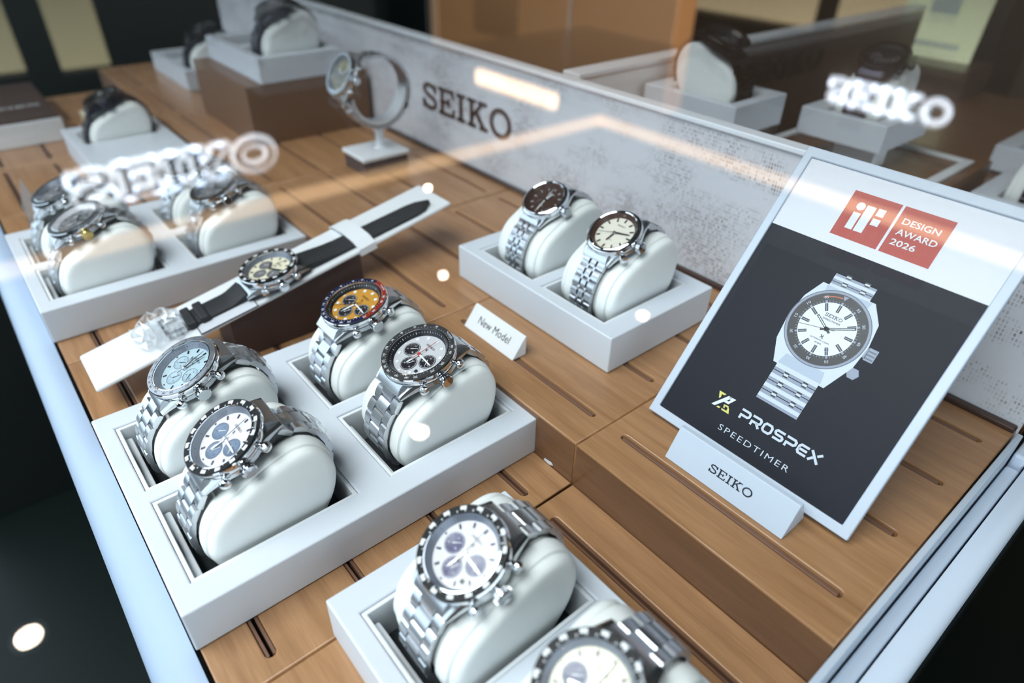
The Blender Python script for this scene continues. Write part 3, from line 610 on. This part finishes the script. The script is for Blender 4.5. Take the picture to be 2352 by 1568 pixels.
# tray() cell order: x outer (far to near), y inner (left to right)
cellsA = tray('big white four watch tray in the middle of the case', (-.3544, -.0008, .0004), 2, 2)
fill(cellsA, [
    ('white cushion under the ice blue dial watch', 'steel chronograph with an ice blue dial in film on the big tray', 'ice', dict(y=-.003, z=.0672, tilt=22, film=3)),
    ('white cushion under the yellow dial watch', 'steel chronograph with a yellow dial and a navy and rust red bezel', 'yellow', dict(y=-.0035, z=.0684, tilt=15)),
    ('white cushion at the near corner of the big tray under the black bezel watch', 'steel chronograph with white dial, blue grey subdials and black bezel on the big tray', 'panda', dict(y=-.0065, z=.0690, tilt=26, film=7)),
    ('white cushion under the silver dial watch with grey bezel', 'steel chronograph with a silver dial, black subdials, red hand and grey tachymeter bezel', 'silver', dict(y=-.002, z=.0690, tilt=16))])
cellsB = tray('white two watch tray on the raised step behind the folded name card', (-.3546, .2498, HU + .0004), 2, 1)
fill(cellsB, [
    ('white cushion under the brown dial watch', 'steel watch with a dark brown dial and fine multi link bracelet', 'brown', dict(y=-.006, z=.0650, tilt=29)),
    ('white cushion under the ivory dial watch', 'steel watch with an ivory dial, brown flange and two crowns', 'ivory', dict(y=-.008, z=.0662, tilt=29))])
cellsC = tray('white four watch tray behind the strap watch ramp', (-.6462, -.0012, .0004), 2, 2)
fill(cellsC, [
    ('white cushion at the back left of the rear tray', 'blurred steel chronograph at the back left of the rear tray', 'grey2', dict(z=.068, tilt=20, detail=1)),
    ('white cushion at the back right of the rear tray', 'blurred steel chronograph at the back right of the rear tray', 'grey2', dict(z=.068, tilt=20, detail=1)),
    ('white cushion at the front left of the rear tray', 'steel chronograph with gold tinted crown at the front left of the rear tray', 'grey', dict(z=.068, tilt=18, detail=1)),
    ('white cushion at the front right of the rear tray', 'steel chronograph with a grey dial at the front right of the rear tray', 'grey2', dict(z=.068, tilt=20, detail=1))])
cellsD = tray('white watch tray cut by the bottom edge of the photo', (-.1730, .0482, .0004), 2, 1, exr=.0088)
fill(cellsD, [
    ('white cushion under the white dial watch of the bottom tray', 'steel chronograph with white dial and violet subdials on the bottom tray', 'violet', dict(y=-.008, z=.0672, tilt=24)),
    ('white cushion under the cream dial watch', 'steel chronograph with a cream dial and navy subdials at the bottom edge', 'cream', dict(y=-.008, z=.0672, tilt=22))])
# single trays farther back
cH = tray('small white single watch tray on the low boards behind the rear four watch tray', (-.9080, .0905, .0004), 1, 1, .0290, exr=.0945)
fill(cH, [('white cushion on the small single tray', 'watch with a dark violet case on the small single tray at the left', 'dark', dict(z=.068, tilt=20, detail=1))])
cI = tray('white tray beside the brown block at the far left', (-1.135, .2585, HU + .0004), 2, 1)
fill(cI, [None, ('white cushion on the far tray beside the brown block', 'blurred dark watch on the far tray beside the brown block', 'dark', dict(z=.068, tilt=20, detail=0))])
a = MB(); a.box(-.0805, .0805, -.073, .0692, 0, .0618); tag(a.build('riser_block', 'brown_block', None, bevel=.001), 'tall plain brown block carrying a white tray', 'riser block').location = (-.799, .3165, HU)
cJ = tray('white tray on top of the tall brown block', (-.8700, .2612, HU + .0622), 2, 1)
fill(cJ, [None, ('large white cushion on the tall brown block', 'big dark watch on the tall brown block', 'dark', dict(z=.068, tilt=20, detail=0))])

# ramp with the strap watch: origin at the near end, y runs up the ramp
AL = math.atan2(.052, .262)
ramp = thing('strap_ramp', 'long sloping white display board under the black strap watch', 'display stand', (-.4148, .008, .0185)); RW = RX(AL)
a = MB(); a.box(-.0222, .0222, 0, .268, -.0032, 0); a.build('board', 'white', ramp, bevel=.0015, T=RW)
a = MB(); a.prism([(.085, -.0180), (.1842, -.0180), (.1842, .0312), (.085, .0115)], -.016, .0185, Matrix(((0, 0, 1, 0), (1, 0, 0, 0), (0, 1, 0, 0), (0, 0, 0, 1)))); a.build('support_block', 'umber', ramp)
a = MB(); yb = .1855
band = [(-.0236, -.0044), (-.0236, .0010), (-.0160, .0044), (0, .0058), (.0160, .0044), (.0236, .0010), (.0236, -.0044)]; inn = [(-.0225, -.0034), (-.0225, .0006), (-.0155, .0037), (0, .0050), (.0155, .0037), (.0225, .0006), (.0225, -.0034)]
for i in range(7):
    j = (i + 1) % 7
    a.add([(band[i][0], yb, band[i][1]), (band[j][0], yb, band[j][1]), (band[j][0], yb + .0135, band[j][1]), (band[i][0], yb + .0135, band[i][1]), (inn[i][0], yb, inn[i][1]), (inn[j][0], yb, inn[j][1]), (inn[j][0], yb + .0135, inn[j][1]), (inn[i][0], yb + .0135, inn[i][1])],
          [(0, 1, 2, 3), (4, 7, 6, 5), (0, 4, 5, 1), (3, 2, 6, 7)])
a.build('holding_band', 'white', ramp, 30, T=RW)
sw = watch('black strap chronograph with a cream dial lying on the sloping board', 'strap', (-.4148, .008, .0185), (.0005, .1215, .0245 + .0125 + .0005), AL, bracelet=False, rotz=math.radians(-2.4))
def strap(y0, y1, w0, w1, tip, nm, z=.0024):
    a = MB(); rows = []
    n = 14
    for i in range(n + 1):
        f = i / n; y = y0 + (y1 - y0) * f; wv = w0 + (w1 - w0) * f
        if tip: wv *= math.sqrt(max(1 - max(0, (f - .84) / .16) ** 2.2, .02))
        lift = .0035 * max(0, 1 - f * 4)
        rows.append([(-wv, y, z - .0020 + lift * .4), (-wv, y, z + lift), (-wv * .7, y, z + .0010 + lift), (wv * .7, y, z + .0010 + lift), (wv, y, z + lift), (wv, y, z - .0020 + lift * .4)])
    a.loft(rows if y1 < y0 else rows[::-1]); return a.build(nm, 'leather', sw, 40, T=RW)
strap(.1450, .2560, .0102, .0088, True, 'strap'); strap(.1045, .0620, .0102, .0095, False, 'strap')
for y in (.0635, .0720):
    a = MB(); a.box(-.0112, .0112, y, y + .0060, .0002, .0052); a.build('strap_keeper', 'leather', sw, bevel=.0012, T=RW)
a = MB(); a.tube([(-.0095, .062, .0035), (-.0095, .050, .0040), (.0095, .050, .0040), (.0095, .062, .0035)], .0011); a.build('buckle', 'steel', sw, 40, T=RW)
a = MB(); rnd = random.Random(5); rings = []
for i in range(13):
    f = i / 12; y = .062 - .028 * f; rr = .0135 * (.55 + .6 * math.sin(PI * (.12 + .8 * f)))
    rings.append([(rr * math.cos(q * PI / 7) * (1 + .35 * rnd.uniform(-1, 1)), y + rnd.uniform(-.002, .002), max(.0006, .0055 + rr * .62 * math.sin(q * PI / 7) * (1 + .4 * rnd.uniform(-1, 1)))) for q in range(14)])
a.loft(rings); a.build('plastic_wrap', 'film', sw, T=RW)['label'] = 'crumpled clear plastic wrapped round the buckle'
a = MB(); a.box(.0085, .0205, .068, .1065, .0002, .0006); tag_o = a.build('price_tag', 'paper', sw, T=RW); tag_o['label'] = 'white card tag with a thin dark border'
a = MB(); grid_plate(a, [.0080, .0086, .0204, .0210], [.0675, .0681, .1064, .1070], {(1, 1)}, .0002, .0008); merge(a.build('tag_border', 'gap', tag_o))

# ring stand with a closed bracelet watch
rs = thing('ring_stand', 'white ring stand on a small brown block holding a bracelet watch upright', 'watch stand', (-.590, .3175, HU + .0003))
a = MB(); a.box(-.0205, .0205, -.0246, .0246, 0, .0142); a.build('block', 'umber', rs, bevel=.0006)
a = MB(); a.box(-.0225, .0225, -.0262, .0262, .0143, .0185); a.build('plate', 'white', rs, bevel=.0012)
a = MB(); a.lathe([(.0075, .0185), (.0055, .0200), (.0042, .0250), (.0045, .0350), (.0080, .0385), (.0060, .0405), (0, .0410)], 28, TR(0, .006, 0)); a.build('post', 'white', rs, 50)
zc, rr = .0735, .0308
a = MB(); secs = []
for k in range(23):
    an = math.radians(185 + k * 8); secs.append([(x, .006 + r_ * math.cos(an), zc + r_ * math.sin(an)) for x, r_ in ((-.008, rr), (.008, rr), (.008, rr - .0032), (-.008, rr - .0032))])
a.loft(secs); a.build('ring_clip', 'white', rs, 50)
ringp = [Vector((.006 + (rr + .0022) * math.cos(-k * 2 * PI / 72), zc + (rr + .0022) * math.sin(-k * 2 * PI / 72))) for k in range(72)]
an = math.radians(150)
watch('bracelet watch with an olive dial held upright on the ring stand', 'champ', (-.590, .3175, HU + .0003), (0, .006 + (rr + .0108) * math.cos(an), zc + (rr + .0108) * math.sin(an)), math.radians(150 - 90), ringp, zstop=-1, detail=1)

# ---------------------------------------------------------------- name card and poster
nc = thing('name_card', 'folded white tent card with two grey printed words in front of the two watch tray', 'card', (-.2735, .2175, HU + .0003))
YZX = Matrix(((0, 0, 1, 0), (1, 0, 0, 0), (0, 1, 0, 0), (0, 0, 0, 1)))
a = MB(); a.prism([(-.0045, 0), (.0058, 0), (.0066, .0006), (.0070, .0134), (.0062, .0138)], -.0250, .0250, YZX); a.build('card', 'white', nc, bevel=.0003)
sl = math.atan2(.0138, .0107)
a = MB(); fit_text(a, 'New Model', .0310, .0052, TR(0, .0009, .00016), 0); a.build('printed_words', 'ink', nc, T=TR(0, .0007, .0066) @ RX(sl))

po = thing('award_poster', 'framed award poster with a printed watch leaning on a slanted stand', 'poster', (-.1634, .2411, .034))
PW, PH = .1157, .1640; PT = RX(math.atan2(.7809, .6247))
a = MB(); grid_plate(a, [0, .0045, .1108, PW], [0, .0050, .1585, PH], {(1, 1)}, -.0042, .0); merge(a.build('frame', 'satin', po, bevel=.0006, T=PT))
a = MB(); a.box(.0043, .1110, .0048, .1587, -.0041, -.0013); pp = a.build('printed_sheet', 'paper', po, T=PT)
z0 = -.0013
def flat(name, m, polys, lv, parent=None, lab=None):
    a = MB()
    for p in polys:
        ar = sum(p[i][0] * p[(i + 1) % len(p)][1] - p[(i + 1) % len(p)][0] * p[i][1] for i in range(len(p))); q = p if ar > 0 else p[::-1]
        a.add([(x / 1000, y / 1000, z0 + lv * .00004) for x, y in q], [tuple(range(len(q)))])
    o = a.build(name, m, pp)
    if lab: o['label'] = lab
    return o
def circ(x, y, r, n=48, a0=0, a1=2 * PI): return [(x + r * math.cos(a0 + (a1 - a0) * k / n), y + r * math.sin(a0 + (a1 - a0) * k / n)) for k in range(n)]
def annulus(x, y, r0, r1, n=48, a0=0, a1=2 * PI):
    return [[(x + r * math.cos(t), y + r * math.sin(t)) for r, t in ((r0, t0), (r1, t0), (r1, t1), (r0, t1))] for t0, t1 in ((a0 + (a1 - a0) * k / n, a0 + (a1 - a0) * (k + 1) / n) for k in range(n))]
R4 = lambda x0, x1, y0, y1: [(x0, y0), (x1, y0), (x1, y1), (x0, y1)]
flat('dark_field', 'navy', [R4(4.4, 110.9, 4.9, 119.8)], 1, lab='dark navy printed field')
flat('red_square', 'red', [R4(33.7, 57.3, 125.4, 149.6), R4(58.6, 82.0, 125.4, 149.6)], 1, lab='two red squares')
flat('award_mark', 'p_white', [circ(40.3, 142.7, 2.1, 24), R4(38.6, 42.2, 130.4, 139.3), R4(43.0, 47.4, 130.4, 144.3), R4(48.6, 52.2, 140.6, 144.5), R4(48.5, 52.3, 135.7, 139.2)], 2)
a = MB()
for tx, y, w, h in (('DESIGN', 142.5, 17.2, 3.1), ('AWARD', 137.0, 18.6, 3.1), ('2026', 131.8, 11.6, 3.1)): fit_text(a, tx, w / 1000, h / 1000, TR(.0611, y / 1000, z0 + .00008), 0, .012, 1.0, 'LEFT')
a.build('award_words', 'p_white', pp)
# printed watch
wx, wy = 58.2, 81.2
def bline(y0, y1, x0, x1, k):
    dark = []; lite = []; mid = []; n = k; h = (y1 - y0) / n
    for i in range(n):
        b = y0 + i * h; f0 = x0 if True else 0
        mid.append(R4(f0, x1, b, b + h * .93)); lite.append(R4(f0, x1, b + h * .25, b + h * .62))
        for q in (.25, .70):
            xx = f0 + (x1 - f0) * q; dark.append(R4(xx, xx + 2.6, b + h * .72, b + h * 1.22)); lite.append(R4(xx + .1, xx + 2.5, b + h * .86, b + h * 1.06))
    return dark, mid, lite
for (y0, y1, x0, x1, k) in ((100, 108.4, 47.7, 68.2, 2), (35.6, 58, 46.6, 69.2, 4)):
    d, mi, li = bline(y0, y1, x0, x1, k); flat('printed_bracelet', 'p_mid', mi, 2); flat('printed_bracelet', 'p_black', d, 3); flat('printed_bracelet', 'p_light', li, 4)
flat('printed_crown', 'p_mid', [R4(76, 80, 76.4, 81.4), R4(79.5, 84, 75.6, 82), circ(79.3, 67.6, 3.0, 6)], 2); flat('printed_crown', 'p_dark', [R4(80, 83.6, y, y + .7) for y in (76.4, 78.2, 80.0)], 3)
flat('printed_case', 'p_light', [[(44.6, 101.6), (71.2, 101.6), (77.5, 93), (79.0, 82), (78.0, 70), (71.8, 55.2), (44.4, 55.6), (39.4, 67), (38.2, 80), (40.0, 92)]], 5)
flat('printed_case', 'p_shade', [[(46.5, 56.2), (69.6, 56.2), (68.5, 62), (48, 62)], [(47.5, 97), (69, 97), (69.8, 101.2), (47.0, 101.2)]], 6)
flat('printed_bezel', 'p_dark', [circ(wx, wy, 20.0)], 7); flat('printed_bezel', 'p_mid', annulus(wx, wy, 18.6, 19.6), 8)
flat('printed_ring', 'p_black', [circ(wx, wy, 18.4)], 9); flat('printed_ring', 'p_orange', annulus(wx, wy, 16.4, 16.9, 16, PI / 2 + .05, PI / 2 + .62), 10)
flat('printed_dial', 'p_white', [circ(wx, wy, 13.6)], 10)
def rot(poly, an): c, s_ = math.cos(an), math.sin(an); return [(wx + x * c - y * s_, wy + x * s_ + y * c) for x, y in poly]
TL = math.radians(2)
flat('printed_ring', 'p_mid', [rot(R4(-.1, .1, 13.8, 14.7), 2 * PI * k / 60) for k in range(60)] + [rot(R4(-.5, .5, 13.7, 14.8), 2 * PI * k / 12) for k in range(12)], 10)
flat('printed_dial', 'p_black', [rot(R4(-.75, .75, 9.2, 13.2), 2 * PI * k / 12) for k in range(12)], 11); flat('printed_dial', 'p_mid', [rot(R4(-.2, .2, 9.4, 13.2), 2 * PI * k / 12) for k in range(12)] + [rot([(-1.3, 18), (1.3, 18), (0, 15.6)], 0)], 12)
a = MB()
for k, d in enumerate(('05', '10', '15', '20', '25', '30', '35', '40', '45', '50', '55')):
    an = 2 * PI * (k + 1) / 12; fit_text(a, d, .0019, .0013, TR(wx / 1000, wy / 1000, z0 + 12 * .00004) @ RZ(an) @ TR(0, .0164, 0), 0)
a.build('printed_numerals', 'p_light', pp)
a = MB(); zz = z0 + 13 * .00004
logo(a, .0088, .0017, TR(wx / 1000, (wy + 6.6) / 1000, zz)); fit_text(a, 'SPEEDTIMER', .0092, .0009, TR(wx / 1000, (wy + 4.4) / 1000, zz), 0); xmark(a, .0016, TR(wx / 1000, (wy - 4.2) / 1000, zz)); fit_text(a, 'AUTOMATIC 3 DAYS', .0098, .0008, TR(wx / 1000, (wy - 6.2) / 1000, zz), 0); fit_text(a, '20 BAR', .0036, .0008, TR(wx / 1000, (wy - 7.8) / 1000, zz), 0)
a.build('printed_dial_words', 'p_black', pp)
flat('printed_hands', 'p_black', [rot(R4(-.6, .6, -2.5, 8.6), math.radians(57)), rot(R4(-.55, .55, -3, 13.2), math.radians(-64)), rot(R4(-.1, .1, -4, 13.2), math.radians(102)), circ(wx, wy, 1.2, 16)], 14); flat('printed_hands', 'p_white', [rot(R4(-.22, .22, 1.5, 8), math.radians(57)), rot(R4(-.2, .2, 1.5, 12.6), math.radians(-64))], 15)
flat('printed_date', 'p_mid', annulus(wx + 5.3, wy - 9.0, .9, 1.1, 16), 14)
# printed marks below
def S_(pts, wd, ox, oy, sx, sy, closed=False): return [[(ox + x * sx, oy + y * sy) for x, y in p] for p in stroke(pts, wd, closed)]
L = {'P': [[(.12, 0), (.12, .38), (.78, .38), (.92, .5), (.92, .76), (.78, .88), (0, .88)]], 'R': [[(.12, 0), (.12, .38), (.78, .38), (.92, .5), (.92, .76), (.78, .88), (0, .88)], [(.55, .38), (.95, 0)]],
     'O': [[(.25, .12), (.75, .12), (.9, .3), (.9, .7), (.75, .88), (.25, .88), (.1, .7), (.1, .3), (.25, .12)]], 'S': [[(.95, .88), (.22, .88), (.1, .76), (.1, .62), (.22, .5), (.78, .5), (.9, .38), (.9, .24), (.78, .12), (.05, .12)]],
     'E': [[(.95, .88), (.24, .88), (.1, .72), (.1, .28), (.24, .12), (.95, .12)], [(.1, .5), (.9, .5)]], 'X': [[(.02, .96), (.9, .02)], [(.02, .04), (.36, .42)], [(.62, .66), (.98, .98)]]}
polys = []
for i, ch in enumerate('PROSPEX'):
    for st_ in L[ch]: polys += [[(44.3 + i * 6.42 + x * 5.55, 21.9 + y * 5.5) for x, y in p] for p in stroke(st_, .22)]
flat('wide_lettering', 'p_light', polys, 2)
a = MB(); fit_text(a, 'SPEEDTIMER', .0402, .0031, TR(.0586, .0128, z0 + .00008), 0, -.004, 1.25); a.build('thin_lettering', 'p_light', pp)
flat('emblem', 'p_white', [[(28.6, 20.8), (30.6, 20.8), (37.0, 28.9), (34.6, 28.9)], [(34.6, 28.9), (39.0, 28.9), (36.6, 24.9), (33.6, 24.9), (34.6, 26.2), (35.9, 26.2), (36.6, 27.5), (35.9, 27.5)]], 2)
flat('emblem', 'p_yellow', [[(28.8, 28.9), (33.0, 28.9), (32.3, 27.9), (30.9, 27.9), (31.2, 26.0), (30.5, 25.3)], [(39.4, 20.6), (35.0, 20.6), (34.5, 21.5), (37.6, 21.5), (37.3, 23.2), (38.2, 23.2)], [(34.6, 23.9), (35.4, 23.2), (37.9, 23.2), (37.3, 24.1)], [(34.6, 23.9), (35.4, 23.7), (36.0, 22.2), (35.1, 22.2)], [(31.6, 20.7), (33.4, 20.7), (33.9, 21.6), (32.4, 21.6)]], 2)
hs = thing('poster_stand', 'small slanted white holder with dark slab lettering at the foot of the award poster', 'sign holder', (-.10165, .2222, HU + .0003))
a = MB(); a.prism([(0, 0), (.0125, 0), (.0190, .0006), (.0140, .0120), (.0118, .0157), (.0093, .0157)], -.0339, .0339, YZX); a.build('holder', 'satin', hs, bevel=.0003)
a = MB(); logo(a, .0243, .0043, TR(.0012, .0002, .00018)); a.build('holder_lettering', 'gap', hs, T=TR(0, .0047, .0079) @ RX(math.atan2(.0157, .0093)))

# ---------------------------------------------------------------- neighbouring case: single trays, sign, plinths
a = MB(); a.prism([(-.0045, 0), (.0045, 0), (.0052, .012), (.0005, .026), (-.0048, .012)], -.0004, .0004, Matrix(((0, 0, 1, 0), (1, 0, 0, 0), (0, 1, 0, 0), (0, 0, 0, 1)))); tb = tag(a.build('plastic_tab', 'acrylic'), 'pale pointed plastic tab standing behind the back left watch of the rear tray', 'plastic tab'); tb.location = (-.706, .0262, .0004); tb.scale = (1, 1.3, 1.9)
a = MB(); a.box(-.042, .042, -.032, .036, 0, .0700); tag(a.build('riser_block', 'umber', None, bevel=.001), 'purple brown block under the bronze watch tray', 'riser block').location = (-.3485, .525, .0302)
cE = tray('white single tray with a bronze watch behind the woven divider', (-.3955, .4880, .1004), 1, 1, .0262, 0, .0720, .0580, exr=.0100)
cushion('upright white cushion under the bronze watch', cE[0] + Vector((-.004, 0, .001)), PI / 2, .0140)
watch('dark bronze watch seen from its side on the single tray', 'bronze', cE[0] + Vector((-.004, 0, .001)), (0, -.0055, .068), math.radians(20), PATH, rotz=PI / 2, detail=0)
a = MB(); a.box(-.048, .078, -.055, .085, 0, .0360); tag(a.build('riser_block', 'wood_dark', None, bevel=.001), 'wooden block under the white post and its open square frame', 'riser block').location = (-.250, .650, .0302)
ps = thing('pedestal_stand', 'white post on a flat open square frame holding up a small tray', 'display stand', (-.250, .650, .0664))
a = MB(); grid_plate(a, [-.085, -.077, -.030, -.022, .062, .070], [-.045, -.037, .052, .060], {(1, 1), (3, 1)}, 0, .003); merge(a.build('base_frame', 'white', ps, bevel=.0006))
a = MB(); a.box(-.016, .022, -.045, -.020, .003, .0230); a.build('post', 'white', ps, bevel=.001)
cF = tray('small white tray on a white post beside the pale poster', (-.2960, .5880, .0896), 1, 1, .0234, 0, .0520, .0720, exr=.0110)
cushion('white cushion on the tray raised on a white post', cF[0] + Vector((0, .002, 0)), 0, .0205); on_cushion('black watch on the tray raised on a white post', 'dark', cF[0] + Vector((0, .002, 0)), z=.068, tilt=20, detail=0)
cG = tray('white tray cut by the right edge behind the award poster', (-.160, .655, .0345), 2, 1)
fill(cG, [('white cushion at the right edge behind the award poster', 'dark watch at the right edge behind the award poster', 'dark', dict(z=.068, detail=0)), None])
a = MB(); a.box(-.02, .11, -.01, .16, 0, .0042); tag(a.build('riser_plate', 'umber', None, bevel=.0005), 'thin dark plate under the tray at the right edge', 'riser block').location = (-.13, .655, .0302)
cK = tray('far white tray at the right edge beyond the other trays', (-.195, .815, .0345), 1, 1)
a = MB(); a.box(0, .08, 0, .09, 0, .0042); tag(a.build('riser_plate', 'umber', None, bevel=.0005), 'thin dark plate under the far right tray', 'riser block').location = (-.19, .818, .0302)
a = MB(); a.box(-.075, .075, -.045, .05, 0, .040); tag(a.build('riser_block', 'umber', None, bevel=.001), 'dark brown block under the pale yellow poster', 'riser block').location = (-.40, 1.13, .0302)
yp = thing('pale_poster', 'pale yellow green poster with grey print standing at the top right', 'poster', (-.40, 1.13, .0705))
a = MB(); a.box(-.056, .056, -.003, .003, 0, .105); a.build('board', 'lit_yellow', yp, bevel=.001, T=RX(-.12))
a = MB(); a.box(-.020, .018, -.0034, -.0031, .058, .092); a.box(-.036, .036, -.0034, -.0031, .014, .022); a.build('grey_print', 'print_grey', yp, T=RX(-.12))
# plinth at the far left
pl = thing('leather_plinth', 'brown topped display plinth with a white base at the far left', 'plinth', (-1.065, .05, .0003))
a = MB(); a.box(-.098, .098, -.05, .052, 0, .0270); a.build('base', 'white', pl, bevel=.001)
a = MB(); a.box(-.098, .096, -.0495, .0515, .0271, .0292); a.build('top_panel', 'umber', pl, bevel=.0005)
a = MB(); logo(a, .058, .011, TR(.0, 0, .02935)); a.build('lettering', 'white', pl, T=TR(.03, .012, 0) @ RZ(PI / 2))
a = MB(); a.box(-.025, .025, -.016, .016, 0, .012); tag(a.build('cream_block', 'd_cream', None, bevel=.001), 'small cream block behind the small single tray', 'riser block').location = (-1.02, .148, .0003)
